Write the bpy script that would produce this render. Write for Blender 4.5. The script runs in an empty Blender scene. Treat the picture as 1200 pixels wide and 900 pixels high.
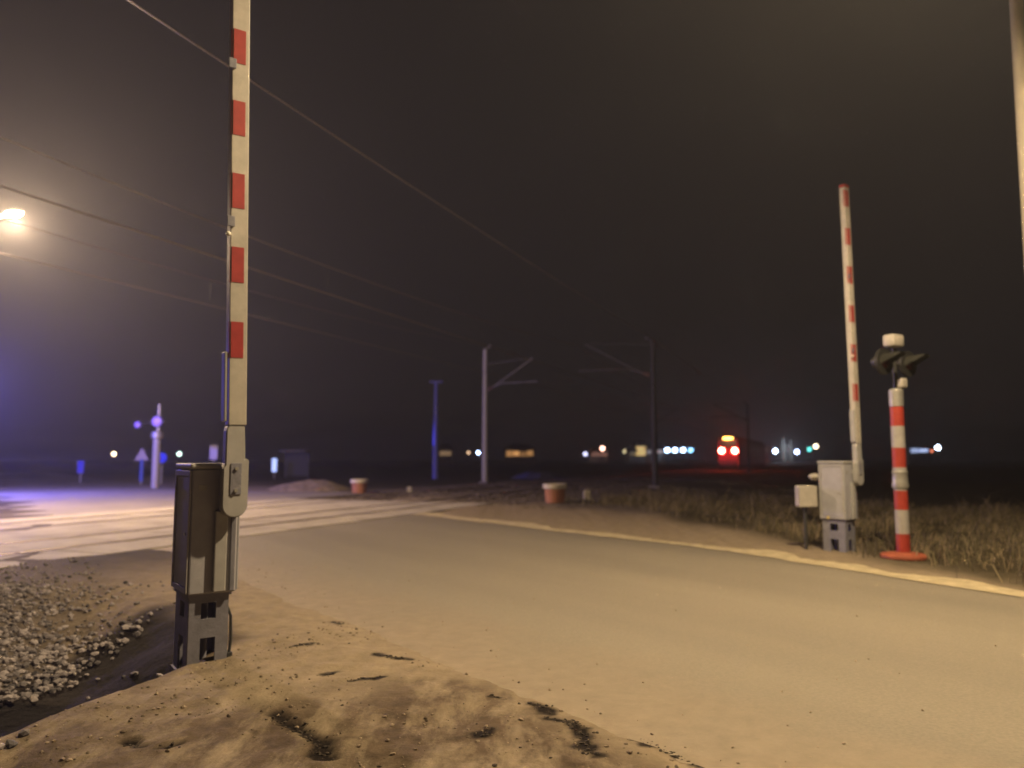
import bpy, bmesh, math, random
import numpy as np
from mathutils import Vector, Matrix
random.seed(7); RS = np.random.RandomState(11)
SC = bpy.context.scene
C = SC.collection
R = math.radians

# ------------------------------------------------------------------ camera
F = 906.0; TH = math.atan(88 / F); CH = 1.5
cam_d = bpy.data.cameras.new('camera'); cam = bpy.data.objects.new('camera', cam_d); C.objects.link(cam)
cam.location = (0, 0, CH); cam.rotation_euler = (R(90) + TH, 0, 0)
cam_d.sensor_width = 36; cam_d.lens = 36 * F / 1200; cam_d.clip_end = 5000; cam_d.clip_start = 0.05
cam_d.dof.use_dof = True; cam_d.dof.focus_distance = 4.3; cam_d.dof.aperture_fstop = 1.08
SC.camera = cam

# ------------------------------------------------------------------ night sky
W = bpy.data.worlds.new('World'); SC.world = W; W.use_nodes = True
nt = W.node_tree; nt.nodes.clear()
wo = nt.nodes.new('ShaderNodeOutputWorld'); bg = nt.nodes.new('ShaderNodeBackground'); bg2 = nt.nodes.new('ShaderNodeBackground')
ad = nt.nodes.new('ShaderNodeAddShader')
sky = nt.nodes.new('ShaderNodeTexSky'); sky.sky_type = 'NISHITA'; sky.sun_disc = False
sky.sun_elevation = R(-8); sky.sun_rotation = R(140)
nt.links.new(sky.outputs[0], bg.inputs[0]); bg.inputs[1].default_value = 0.02
# light-polluted night air: brown overhead, darker and bluer near the horizon
bg2.inputs[0].default_value = (0.0092, 0.0074, 0.0076, 1); bg2.inputs[1].default_value = 1.0
nt.links.new(bg.outputs[0], ad.inputs[0]); nt.links.new(bg2.outputs[0], ad.inputs[1]); nt.links.new(ad.outputs[0], wo.inputs[0])

SC.view_settings.view_transform = 'Standard'; SC.view_settings.look = 'None'
SC.view_settings.exposure = 0; SC.view_settings.gamma = 1; SC.view_settings.use_curve_mapping = False
SC.render.engine = 'CYCLES'
SC.cycles.max_bounces = 5; SC.cycles.diffuse_bounces = 2; SC.cycles.volume_bounces = 0
SC.cycles.use_denoising = True; SC.cycles.sample_clamp_indirect = 3; SC.cycles.sample_clamp_direct = 0
SC.cycles.use_light_tree = True

SODIUM = (1.0, 0.745, 0.42)
LAMP_RIGHT = Vector((3.9, 6.3, 8.7)); LAMP_LEFT = Vector((-14.55, 22.0, 8.65))
P_RIGHT = 5700; P_LEFT = 10500
def point(name, loc, col, power, rad=0.12):
    l = bpy.data.lights.new(name, 'POINT'); l.color = col; l.energy = power; l.shadow_soft_size = rad
    o = bpy.data.objects.new(name, l); o.location = loc; C.objects.link(o); return o
_s = bpy.data.lights.new('right_lamp_light', 'SPOT'); _s.color = SODIUM; _s.energy = P_RIGHT; _s.spot_size = R(154); _s.spot_blend = 0.55; _s.shadow_soft_size = 0.12
_o = bpy.data.objects.new('right_lamp_light', _s); _o.location = LAMP_RIGHT - Vector((0, 0, 0.22)); C.objects.link(_o)
point('left_lamp_light', LAMP_LEFT - Vector((0, 0, 0.3)), (1.0, 0.70, 0.42), P_LEFT, 0.2)
BLUE = (0.16, 0.14, 1.0)
point('blue_beacon_light', (-22.5, 31.0, 4.6), BLUE, 7500, 0.15)
_s = bpy.data.lights.new('added_blue_spot', 'SPOT'); _s.color = (0.12, 0.12, 1.0); _s.energy = 200000; _s.spot_size = R(7.5); _s.spot_blend = 0.9; _s.shadow_soft_size = 0.1  # added spot without a fixture, aimed to tint the utility pole blue
_o = bpy.data.objects.new('added_blue_spot', _s); _o.location = (-50, 63, 1.2); C.objects.link(_o)
_o.rotation_euler = (Vector((-5.9, 59.8, 1.8)) - _o.location).to_track_quat('-Z', 'Y').to_euler()

# ------------------------------------------------------------------ frames of the place
NV = Vector((0.807, 0.59)); UV = Vector((-0.59, 0.807))        # across / along the road
SV = Vector((0.925, -0.38)); TV = Vector((0.38, 0.925))        # across / along the railway
ROT_ROAD = math.atan2(0.59, 0.807); ROT_TRK = math.atan2(-0.38, 0.925)
def st(s, t, z=0): return (s * SV.x + t * TV.x, s * SV.y + t * TV.y, z)
def wv(w, v, z=0): return (w * NV.x + v * UV.x, w * NV.y + v * UV.y, z)
def place(px, Y, z=0): # world x of a thing that stands Y metres ahead
    dep = Y * math.cos(TH) + (z - CH) * math.sin(TH)
    return ((px - 600) / F * dep, Y, z)
def height(py, Y):
    v = (450 - py) / F; c, s = math.cos(TH), math.sin(TH)
    return CH + Y * (v * c + s) / (c - v * s)

# ------------------------------------------------------------------ helpers
def mat(name, col, rough=0.8, metal=0.0, var=0.0, scale=8.0, bump=0.0, bscale=40.0, col2=None, emit=None, es=0.0, sample=False, detail=4.0):
    m = bpy.data.materials.new(name); m.use_nodes = True; n = m.node_tree; b = n.nodes['Principled BSDF']
    b.inputs['Base Color'].default_value = (*col, 1); b.inputs['Roughness'].default_value = rough; b.inputs['Metallic'].default_value = metal
    tc = n.nodes.new('ShaderNodeTexCoord')
    if var > 0 or col2:
        c2 = col2 or tuple(max(0, x * (1 - var)) for x in col)
        no = n.nodes.new('ShaderNodeTexNoise'); no.inputs['Scale'].default_value = scale; no.inputs['Detail'].default_value = detail; no.inputs['Roughness'].default_value = 0.65
        cr = n.nodes.new('ShaderNodeValToRGB'); cr.color_ramp.elements[0].position = 0.35; cr.color_ramp.elements[1].position = 0.65
        cr.color_ramp.elements[0].color = (*c2, 1); cr.color_ramp.elements[1].color = (*col, 1)
        n.links.new(tc.outputs['Object'], no.inputs['Vector']); n.links.new(no.outputs[0], cr.inputs[0]); n.links.new(cr.outputs[0], b.inputs['Base Color'])
    if bump > 0:
        nb = n.nodes.new('ShaderNodeTexNoise'); nb.inputs['Scale'].default_value = bscale; nb.inputs['Detail'].default_value = 5
        bu = n.nodes.new('ShaderNodeBump'); bu.inputs['Strength'].default_value = bump; bu.inputs['Distance'].default_value = 0.02
        n.links.new(tc.outputs['Object'], nb.inputs['Vector']); n.links.new(nb.outputs[0], bu.inputs['Height']); n.links.new(bu.outputs[0], b.inputs['Normal'])
    if emit:
        b.inputs['Emission Color'].default_value = (*emit, 1); b.inputs['Emission Strength'].default_value = es
        m.cycles.emission_sampling = 'AUTO' if sample else 'NONE'
    return m

def obj(name, bm, m, parent=None, smooth=False):
    me = bpy.data.meshes.new(name); bm.normal_update(); bm.to_mesh(me); bm.free()
    for x in (m if isinstance(m, (list, tuple)) else [m]): me.materials.append(x)
    if smooth:
        me.polygons.foreach_set('use_smooth', [True] * len(me.polygons)); me.update()
        try: me.set_sharp_from_angle(angle=R(38))
        except Exception: pass
    o = bpy.data.objects.new(name, me); C.objects.link(o)
    if parent: o.parent = parent
    return o
def tag(o, label=None, cat=None, group=None, kind=None):
    if label: o['label'] = label
    if cat: o['category'] = cat
    if group: o['group'] = group
    if kind: o['kind'] = kind
    return o
def empty(name, loc=(0, 0, 0), rz=0):
    o = bpy.data.objects.new(name, None); o.location = loc; o.rotation_euler = (0, 0, rz); o.empty_display_size = 0.2; C.objects.link(o); return o
def copy_tree(o, parent=None):
    c = o.copy(); C.objects.link(c)
    if parent: c.parent = parent
    for ch in [k for k in bpy.data.objects if k.parent == o]: copy_tree(ch, c)
    return c
def box(bm, x0, x1, y0, y1, z0, z1, bev=0.0, mi=0):
    r = bmesh.ops.create_cube(bm, size=1)
    vs = r['verts']
    for v in vs: v.co = Vector((x0 + (v.co.x + .5) * (x1 - x0), y0 + (v.co.y + .5) * (y1 - y0), z0 + (v.co.z + .5) * (z1 - z0)))
    fs = set(f for v in vs for f in v.link_faces)
    for f in fs: f.material_index = mi
    if bev > 0:
        es = list(set(e for v in vs for e in v.link_edges))
        bmesh.ops.bevel(bm, geom=es, offset=bev, segments=2, affect='EDGES', profile=0.5)
    return bm
def B(*a, **k): return box(bmesh.new(), *a, **k)
def tube(bm, pts, rad, seg=12, cap=True, mi=0):
    pts = [Vector(p) for p in pts]; rads = rad if isinstance(rad, (list, tuple)) else [rad] * len(pts)
    rings = []; prev = None
    for i, p in enumerate(pts):
        d = (pts[min(i + 1, len(pts) - 1)] - pts[max(i - 1, 0)]).normalized()
        if prev is None:
            a = Vector((0, 0, 1)) if abs(d.z) < .9 else Vector((1, 0, 0)); x = d.cross(a).normalized()
        else:
            x = (prev - d * prev.dot(d)).normalized()
        prev = x; y = d.cross(x)
        rings.append([bm.verts.new(p + (x * math.cos(2 * math.pi * k / seg) + y * math.sin(2 * math.pi * k / seg)) * rads[i]) for k in range(seg)])
    for i in range(len(rings) - 1):
        for k in range(seg):
            f = bm.faces.new((rings[i][k], rings[i + 1][k], rings[i + 1][(k + 1) % seg], rings[i][(k + 1) % seg])); f.material_index = mi
    if cap:
        bm.faces.new(rings[0]).material_index = mi; bm.faces.new(rings[-1][::-1]).material_index = mi
    return bm
def T(pts, rad, seg=12, **k):
    bm = tube(bmesh.new(), pts, rad, seg, **k); bmesh.ops.recalc_face_normals(bm, faces=bm.faces); return bm
def lathe(prof, seg=28, loc=(0, 0, 0)):
    bm = bmesh.new(); rings = []
    for r, z in prof:
        if r < 1e-5: rings.append([bm.verts.new((loc[0], loc[1], loc[2] + z))])
        else: rings.append([bm.verts.new((loc[0] + r * math.cos(2 * math.pi * k / seg), loc[1] + r * math.sin(2 * math.pi * k / seg), loc[2] + z)) for k in range(seg)])
    for a, b in zip(rings, rings[1:]):
        for k in range(seg):
            k2 = (k + 1) % seg
            if len(a) == 1 and len(b) == 1: continue
            if len(a) == 1: bm.faces.new((a[0], b[k2], b[k]))
            elif len(b) == 1: bm.faces.new((a[k], a[k2], b[0]))
            else: bm.faces.new((a[k], a[k2], b[k2], b[k]))
    bmesh.ops.recalc_face_normals(bm, faces=bm.faces); return bm
def prism(poly, y0, y1, bev=0.0):   # polygon in x,z extruded along y
    bm = bmesh.new(); a = [bm.verts.new((x, y0, z)) for x, z in poly]; b = [bm.verts.new((x, y1, z)) for x, z in poly]
    n = len(poly); bm.faces.new(a); bm.faces.new(b[::-1])
    for i in range(n): bm.faces.new((a[i], b[i], b[(i + 1) % n], a[(i + 1) % n]))
    bmesh.ops.recalc_face_normals(bm, faces=bm.faces)
    if bev: bmesh.ops.bevel(bm, geom=list(bm.edges), offset=bev, segments=2, affect='EDGES')
    return bm
def ball(r, loc=(0, 0, 0), sub=2, sc=(1, 1, 1)):
    bm = bmesh.new(); bmesh.ops.create_icosphere(bm, subdivisions=sub, radius=r)
    for v in bm.verts: v.co = Vector((v.co.x * sc[0], v.co.y * sc[1], v.co.z * sc[2])) + Vector(loc)
    return bm
def np_mesh(name, V, Fa, m, parent=None, smooth=False):
    V = np.asarray(V, dtype=np.float32); Fa = np.asarray(Fa, dtype=np.int32); k = Fa.shape[1]
    me = bpy.data.meshes.new(name); me.vertices.add(len(V)); me.vertices.foreach_set('co', V.ravel())
    me.loops.add(Fa.size); me.loops.foreach_set('vertex_index', Fa.ravel()); me.polygons.add(len(Fa))
    me.polygons.foreach_set('loop_start', np.arange(0, Fa.size, k, dtype=np.int32))
    me.polygons.foreach_set('use_smooth', np.full(len(Fa), smooth)); me.update(calc_edges=True); me.validate()
    me.materials.append(m); o = bpy.data.objects.new(name, me); C.objects.link(o)
    if parent: o.parent = parent
    return o
# value noise
_T = RS.rand(256, 256)
def vn(x, y):
    x = np.asarray(x, float); y = np.asarray(y, float); xi = np.floor(x).astype(int); yi = np.floor(y).astype(int); fx = x - xi; fy = y - yi
    fx = fx * fx * (3 - 2 * fx); fy = fy * fy * (3 - 2 * fy); g = lambda a, b: _T[a & 255, b & 255]
    return (g(xi, yi) * (1 - fx) + g(xi + 1, yi) * fx) * (1 - fy) + (g(xi, yi + 1) * (1 - fx) + g(xi + 1, yi + 1) * fx) * fy
def fbm(x, y, o=4):
    r = 0; a = .5
    for i in range(o): r = r + a * vn(x * 2 ** i + 17 * i, y * 2 ** i + 31 * i); a *= .5
    return r
def sm(a, b, x): t = np.clip((x - a) / (b - a), 0, 1); return t * t * (3 - 2 * t)

# ------------------------------------------------------------------ ground
def zones(X, Y):
    X = np.asarray(X, float); Y = np.asarray(Y, float)
    return SV.x * X + SV.y * Y, TV.x * X + TV.y * Y, NV.x * X + NV.y * Y, UV.x * X + UV.y * Y
def gp(px, py):
    v_ = (450 - py) / F; dz = v_ * math.cos(TH) + math.sin(TH); dy = math.cos(TH) - v_ * math.sin(TH); t_ = -CH / dz; return ((px - 600) / F * t_, dy * t_)
POLYS = (([(628, 828), (640, 836)], .05, 60), ([(640, 846), (668, 850), (686, 866), (684, 888), (698, 893)], .035, 190), ([(708, 846), (735, 860), (770, 872)], .016, 110), ([(762, 874), (778, 874)], .035, 50), ([(780, 882), (815, 899), (835, 912)], .028, 90),
                       ([(440, 773), (476, 777)], .03, 70), ([(375, 797), (392, 795)], .025, 40), ([(392, 730), (398, 733)], .03, 20), ([(563, 869), (574, 866)], .03, 30), ([(575, 821), (582, 822)], .02, 16), ([(325, 845), (352, 862), (372, 876), (382, 895)], .045, 170), ([(185, 882), (197, 880)], .03, 26), ([(150, 872), (163, 878)], .03, 22), ([(540, 764), (556, 769)], .02, 22), ([(475, 745), (500, 750)], .018, 25), ([(415, 803), (450, 800)], .018, 40), ([(345, 765), (368, 760)], .018, 30))
def crack(X, Y):   # dark broken soil along the wheel-torn edges of the verge
    r_ = np.zeros_like(X, dtype=float); jx = (fbm(X * 9, Y * 9, 3) - .45) * .16; jy = (fbm(X * 9 + 40, Y * 9 + 9, 3) - .45) * .16
    box_ = (Y < 9) & (Y > 2.5) & (np.abs(X) < 5)
    if not np.any(box_): return r_
    x = X[box_] + jx[box_]; y = Y[box_] + jy[box_]; acc = np.zeros(x.shape)
    for poly, wid, num in POLYS:
        P = [gp(*q) for q in poly]
        for (ax_, ay_), (bx_, by_) in zip(P, P[1:]):
            dx, dy = bx_ - ax_, by_ - ay_; k_ = np.clip(((x - ax_) * dx + (y - ay_) * dy) / (dx * dx + dy * dy), 0, 1)
            d_ = np.hypot(x - ax_ - k_ * dx, y - ay_ - k_ * dy); acc = np.maximum(acc, 1 - sm(max(wid, .022) * .8, max(wid, .022) * 1.9, d_))
    r_[box_] = acc; return r_
def hz(X, Y):
    X = np.atleast_1d(np.asarray(X, float)); Y = np.atleast_1d(np.asarray(Y, float))
    s, t, w, v = zones(X, Y)
    wob = (fbm(X * 1.3 + 5, Y * 1.3, 3) - .45) * .5
    m = 1 - sm(.9, 1.85, w + wob * .6)
    so = s + wob * .35
    prof = -0.44 * sm(-4.25, -4.75, so) + 0.46 * sm(-5.5, -8.6, so)
    z = prof * m
    z = z + (fbm(X * .9, Y * .9, 3) - .45) * .10 * (1 - sm(2.0, 3.3, w)) * sm(-4.6, -4.0, s)         # lumpy dirt verge
    z = z + (fbm(X * 6, Y * 6, 4) - .47) * .036 * (1 - sm(2.3, 3.6, w)) * (1 - sm(25, 40, Y))
    # tyre ruts pressed into the verge, running along the road
    for c0, dep in ((1.15, .035), (0.35, .045), (-.5, .03)):
        z = z - dep * np.exp(-((w + wob * .5 - c0) / .13) ** 2) * sm(.35, .6, fbm(v * .8 + c0 * 9, w * .6, 2)) * sm(-4.6, -3.6, s)
    z = z - .024 * crack(X, Y) * (1 - sm(1.9, 2.3, w)) + .012 * (1 - sm(2.6, 3.2, w + wob * .5)) * sm(1.2, 2.0, w)
    wd_ = .9 * sm(3, 9, v) * (1 - sm(30, 40, v))
    z = z + sm(10.5, 11.6, w - wd_) * ((fbm(X * .7, Y * .7, 3) - .4) * .14 + (fbm(X * 4, Y * 4, 3) - .45) * .05) * (1 - sm(40, 80, Y))
    z = z + .028 * (1 - sm(2.5, 3.3, w + wob * .5)) * sm(0, 1.2, w)
    z = z - .03 * sm(2.9, 3.6, w + wob * .5) * (1 - sm(9.5, 9.75, w)) - .02 * sm(-10.0, -10.6, s) * sm(-40, -38, s)
    z = z - .25 * sm(-21, -25, s) * sm(0, -6, w) * (1 - sm(200, 300, Y))
    return z
def axis(a, b, step, far0, far1):
    mid = list(np.arange(a, b, step)); lo = []; x = a; d = step
    while x > far0: d *= 1.16; x -= d; lo.append(x)
    hi = []; x = mid[-1]; d = step
    while x < far1: d *= 1.16; x += d; hi.append(x)
    return np.array(lo[::-1] + mid + hi)
xs = axis(-5.0, 4.0, .03, -1500, 1500); ys = axis(3.0, 9.0, .03, -200, 1500)
GX, GY = np.meshgrid(xs, ys); GZ = hz(GX, GY)
V = np.stack([GX.ravel(), GY.ravel(), GZ.ravel()], 1); nx, ny = len(xs), len(ys)
ii = (np.arange(ny - 1)[:, None] * nx + np.arange(nx - 1)[None, :]).ravel()
Fq = np.stack([ii, ii + 1, ii + nx + 1, ii + nx], 1)
s, t, w, v = zones(GX.ravel(), GY.ravel())
nz = (fbm(V[:, 0] * 1.1, V[:, 1] * 1.1, 4) - .47) * 1.6
sand = np.maximum(sm(-4.9, -4.3, s + nz * .3) * (w < 6.5) * sm(-7, -2, w), (w >= 6.5) * (1 - sm(-.5, .9, w + nz * .9 - np.clip(10.1 + .47 * (v - 3.8), 10.0, 15.5))))
sand = np.maximum(sand, (w < 6.5) * sm(0.6, 1.6, w + nz * .5) * sm(-10, -7, s)) * (1 - sm(50, 90, V[:, 1]))
grav = (1 - sm(-4.6, -4.2, s + nz * .2)) * sm(-22, -20.5, s) * (1 - sm(1.0, 1.9, w + nz * .4) * (w < 9))
G = bpy.data.materials.new('ground'); G.use_nodes = True; n = G.node_tree; b = n.nodes['Principled BSDF']; b.inputs['Roughness'].default_value = .95; b.inputs['Specular IOR Level'].default_value = .1
def N(t_, **k):
    x = n.nodes.new(t_)
    for a_, v_ in k.items(): x.inputs[a_].default_value = v_
    return x
def ramp(src, p0, c0, p1, c1):
    r = n.nodes.new('ShaderNodeValToRGB'); r.color_ramp.elements[0].position = p0; r.color_ramp.elements[1].position = p1
    r.color_ramp.elements[0].color = (*c0, 1); r.color_ramp.elements[1].color = (*c1, 1); n.links.new(src, r.inputs[0]); return r.outputs[0]
def mix(f, a_, b_):
    x = n.nodes.new('ShaderNodeMix'); x.data_type = 'RGBA'
    if isinstance(f, float): x.inputs[0].default_value = f
    else: n.links.new(f, x.inputs[0])
    n.links.new(a_, x.inputs[6]); n.links.new(b_, x.inputs[7]); return x.outputs[2]
tc = N('ShaderNodeTexCoord')
def noise(sc, det=5, rough=.6, vec=None, dist=0):
    x = N('ShaderNodeTexNoise'); x.inputs['Scale'].default_value = sc; x.inputs['Detail'].default_value = det; x.inputs['Roughness'].default_value = rough; x.inputs['Distortion'].default_value = dist
    n.links.new(vec or tc.outputs['Object'], x.inputs['Vector']); return x.outputs[0]
mp = N('ShaderNodeMapping'); mp.inputs['Rotation'].default_value = (0, 0, -ROT_ROAD); mp.inputs['Scale'].default_value = (1.6, .55, 1); n.links.new(tc.outputs['Object'], mp.inputs['Vector'])
a4 = N('ShaderNodeAttribute'); a4.attribute_name = 'mottle'
inv = ramp(noise(2.6, 7, .68, mp.outputs[0], .15), .45, (1,) * 3, .66, (0,) * 3)
mu_ = n.nodes.new('ShaderNodeMath'); mu_.operation = 'MULTIPLY'; n.links.new(inv, mu_.inputs[0]); n.links.new(a4.outputs['Fac'], mu_.inputs[1])
iv_ = n.nodes.new('ShaderNodeMath'); iv_.operation = 'SUBTRACT'; iv_.inputs[0].default_value = 1; n.links.new(mu_.outputs[0], iv_.inputs[1])
sandc = mix(iv_.outputs[0], ramp(noise(9), .3, (.050, .036, .027), .7, (.125, .092, .067)), ramp(noise(6), .3, (.215, .172, .122), .7, (.305, .248, .178)))
gravc = ramp(noise(22, 4), .3, (.06, .05, .045), .7, (.17, .14, .115))
fieldc = ramp(noise(1.5, 8, .7), .3, (.028, .024, .016), .7, (.085, .068, .042))
a1 = N('ShaderNodeAttribute'); a1.attribute_name = 'sand'; a2 = N('ShaderNodeAttribute'); a2.attribute_name = 'gravel'
c = mix(a2.outputs['Fac'], fieldc, gravc); c = mix(a1.outputs['Fac'], c, sandc); a3 = N('ShaderNodeAttribute'); a3.attribute_name = 'soil_and_shade'
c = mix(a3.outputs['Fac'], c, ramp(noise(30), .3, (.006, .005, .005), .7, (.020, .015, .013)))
n.links.new(c, b.inputs['Base Color'])
bu = N('ShaderNodeBump'); bu.inputs['Strength'].default_value = .6; bu.inputs['Distance'].default_value = .03
n.links.new(noise(14, 8, .65), bu.inputs['Height']); n.links.new(bu.outputs[0], b.inputs['Normal'])
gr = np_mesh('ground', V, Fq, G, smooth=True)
soil_and_shade = np.maximum(crack(V[:, 0], V[:, 1]), sm(-4.35, -4.6, s + nz * .12) * sm(-6.5, -6.15, s + nz * .2) * (1 - sm(1.7, 2.2, w + nz * .3)))  # bare dark soil in the cracks; the ditch band is shade painted dark
mott = (1 - sm(.2, 2.6, w + nz * .8)) * .86 + .14
mott = np.maximum(mott, .95 * (1 - sm(4.2, 5.8, v + nz * 1.2)) * (1 - sm(2.6, 3.2, w + nz * .4)))
for nm_, d_ in (('sand', sand), ('gravel', grav), ('soil_and_shade', soil_and_shade), ('mottle', mott)):
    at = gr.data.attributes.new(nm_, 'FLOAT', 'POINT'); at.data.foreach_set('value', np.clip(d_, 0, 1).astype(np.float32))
tag(gr, kind='structure')

# ------------------------------------------------------------------ road, shoulder, crossing
def strip(name, rows, z, m, rot, kind='structure'):   # rows: list of (y, x0, x1) in the rotated frame
    nxx = 10; V_ = []; F_ = []
    for y, x0, x1 in rows:
        for k in range(nxx + 1): V_.append((x0 + (x1 - x0) * k / nxx, y, z))
    for i in range(len(rows) - 1):
        for k in range(nxx): a_ = i * (nxx + 1) + k; F_.append((a_, a_ + 1, a_ + nxx + 2, a_ + nxx + 1))
    o = np_mesh(name, V_, F_, m); o.rotation_euler = (0, 0, rot); return tag(o, kind=kind) if kind else o
RM = bpy.data.materials.new('worn_asphalt'); RM.use_nodes = True; n = RM.node_tree; b = n.nodes['Principled BSDF']; b.inputs['Roughness'].default_value = .72
tc = N('ShaderNodeTexCoord')
mp = N('ShaderNodeMapping'); mp.inputs['Scale'].default_value = (1.0, .12, 1); n.links.new(tc.outputs['Object'], mp.inputs['Vector'])
band = ramp(noise(.75, 3, .5, mp.outputs[0]), .3, (.178, .158, .128), .7, (.235, .207, .163))
fine = ramp(noise(45, 6, .7), .25, (.72,) * 3, .75, (1.18,) * 3)
mm = n.nodes.new('ShaderNodeMix'); mm.data_type = 'RGBA'; mm.blend_type = 'MULTIPLY'; mm.inputs[0].default_value = 1.0
n.links.new(band, mm.inputs[6]); n.links.new(fine, mm.inputs[7])
sep = N('ShaderNodeSeparateXYZ'); n.links.new(tc.outputs['Object'], sep.inputs[0])
def math_n(op, a_, b_=None):
    x = n.nodes.new('ShaderNodeMath'); x.operation = op
    for i_, q in enumerate((a_, b_)):
        if q is None: continue
        if isinstance(q, (int, float)): x.inputs[i_].default_value = q
        else: n.links.new(q, x.inputs[i_])
    return x.outputs[0]
wn = math_n('ADD', sep.outputs[0], math_n('MULTIPLY', noise(1.1, 6, .65), 1.6))
dust = ramp(wn, 0.0, (1,) * 3, 1.0, (0,) * 3)
r_ = n.nodes[-1]
mr = N('ShaderNodeMapRange'); mr.inputs['From Min'].default_value = 5.3; mr.inputs['From Max'].default_value = 3.8; n.links.new(wn, mr.inputs[0])
sandtone = ramp(noise(7), .3, (.20, .16, .115), .7, (.28, .225, .165))
n.links.new(mix(mr.outputs[0], mm.outputs[2], sandtone), b.inputs['Base Color'])
bu = N('ShaderNodeBump'); bu.inputs['Strength'].default_value = .25; bu.inputs['Distance'].default_value = .01
n.links.new(noise(60, 4), bu.inputs['Height']); n.links.new(bu.outputs[0], b.inputs['Normal'])
rows = []
for y in np.arange(-14, 96, .25):
    j = (vn(y * 1.7, 3) - .5) * .22 + (vn(y * 5, 8) - .5) * .08
    wide = float(sm(3, 9, y) * (1 - sm(30, 40, y)))
    rows.append((y, 2.42 - .3 * float(sm(11, 14, y)) , 9.55 + .06 * (vn(y * 2, 9) - .5) + wide * .9))
strip('road', rows, .006, RM, ROT_ROAD)
sh = mat('sandy_shoulder', (.50, .42, .27), .9, var=.35, scale=5, bump=.5, bscale=30)
rows = []
for y in np.arange(-12, 26, .12):
    wide = float(sm(3, 9, y) * .9)
    rows.append((y, 9.50 + wide - .05 + .14 * (vn(y * 2.2, 40) - .5), 10.0 + wide + .5 * (vn(y * 1.3, 60) - .5) + .12 * (vn(y * 6, 61) - .5)))
strip('shoulder', rows, .016, sh, ROT_ROAD)
far_pave = mat('pale_asphalt', (.24, .21, .185), .85, var=.25, scale=.6, detail=6)
strip('side_pavement', [(y, -46 + .5 * vn(y, 2), -18.9) for y in np.arange(-6, 30, 1.0)], .010, far_pave, ROT_TRK)
# concrete crossing panels between and beside the rails
PAN = mat('crossing_concrete', (.43, .385, .32), .85, var=.42, scale=.9, bump=.3, bscale=12, detail=7)
bm = bmesh.new()
for s0, s1 in ((-11.82, -10.55), (-13.32, -12.07), (-16.02, -13.58), (-17.52, -16.27), (-18.95, -17.78)):
    for k in range(14):
        t0 = 3.0 + k * 1.5
        box(bm, s0, s1, t0 + .012, t0 + 1.488, -.1, .022 + .006 * random.random(), bev=.008)
cp = obj('crossing_panels', bm, PAN); cp.rotation_euler = (0, 0, ROT_TRK); tag(cp, kind='structure')
STEEL = mat('rail_steel', (.30, .24, .20), .45, .8, var=.4, scale=3); SLEEP = mat('sleeper_concrete', (.20, .18, .16), .9, var=.3, scale=6)
bm = bmesh.new()
for sc_ in (-12.7, -16.9):
    for d_ in (-.75, .75):
        x = sc_ + d_
        box(bm, x - .036, x + .036, -14, 260, -.02, .028); box(bm, x - .07, x + .07, -14, 260, -.12, -.10)
        box(bm, x - .01, x + .01, -14, 260, -.10, -.02)
    for k in range(150):
        t0 = -12 + k * .65
        if 2.6 < t0 < 24.2: continue
        box(bm, sc_ - 1.25, sc_ + 1.25, t0 - .12, t0 + .12, -.22, -.09, mi=1)
tr = obj('railway_tracks', bm, [STEEL, SLEEP]); tr.rotation_euler = (0, 0, ROT_TRK); tag(tr, kind='structure')

# ------------------------------------------------------------------ stones, clods, grass
def rocks(name, P, S, m, flat=.75, kind='stuff', sub=1):
    bm = bmesh.new(); bmesh.ops.create_icosphere(bm, subdivisions=sub, radius=1); bv = np.array([v.co[:] for v in bm.verts]); bf = np.array([[q.index for q in f.verts] for f in bm.faces]); bm.free()
    nP = len(P); nb_ = len(bv)
    jit = 1 + (RS.rand(nP, nb_, 1) - .5) * .55
    A = bv[None] * jit * (np.stack([np.ones(nP), .65 + .5 * RS.rand(nP), flat * (.6 + .6 * RS.rand(nP))], 1))[:, None, :]
    a = RS.rand(nP) * 6.28; tl = (RS.rand(nP) - .5) * 1.0
    y2 = A[:, :, 1] * np.cos(tl)[:, None] - A[:, :, 2] * np.sin(tl)[:, None]; z2 = A[:, :, 1] * np.sin(tl)[:, None] + A[:, :, 2] * np.cos(tl)[:, None]
    x3 = A[:, :, 0] * np.cos(a)[:, None] - y2 * np.sin(a)[:, None]; y3 = A[:, :, 0] * np.sin(a)[:, None] + y2 * np.cos(a)[:, None]
    Vv = np.stack([x3, y3, z2], 2) * S[:, None, None] + P[:, None, :]
    Ff = (bf[None] + (np.arange(nP) * nb_)[:, None, None]).reshape(-1, 3)
    return tag(np_mesh(name, Vv.reshape(-1, 3), Ff, m), kind=kind)
def stone_mat(name, c0, c1):
    m = bpy.data.materials.new(name); m.use_nodes = True; nn = m.node_tree; bb = nn.nodes['Principled BSDF']; bb.inputs['Roughness'].default_value = .9
    g_ = nn.nodes.new('ShaderNodeNewGeometry'); cr = nn.nodes.new('ShaderNodeValToRGB')
    cr.color_ramp.elements[0].color = (*c0, 1); cr.color_ramp.elements[1].color = (*c1, 1)
    if 'grass' in name: e_ = cr.color_ramp.elements.new(.45); e_.color = (.10, .088, .045, 1)
    nn.links.new(g_.outputs['Random Per Island'], cr.inputs[0]); nn.links.new(cr.outputs[0], bb.inputs['Base Color']); return m
BAL = stone_mat('ballast_stone', (.06, .055, .06), (.36, .32, .33))
nn_ = 42000
X = RS.uniform(-10.5, -2.4, nn_); Y = RS.uniform(3.6, 13.5, nn_); s, t, w, v = zones(X, Y)
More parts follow.
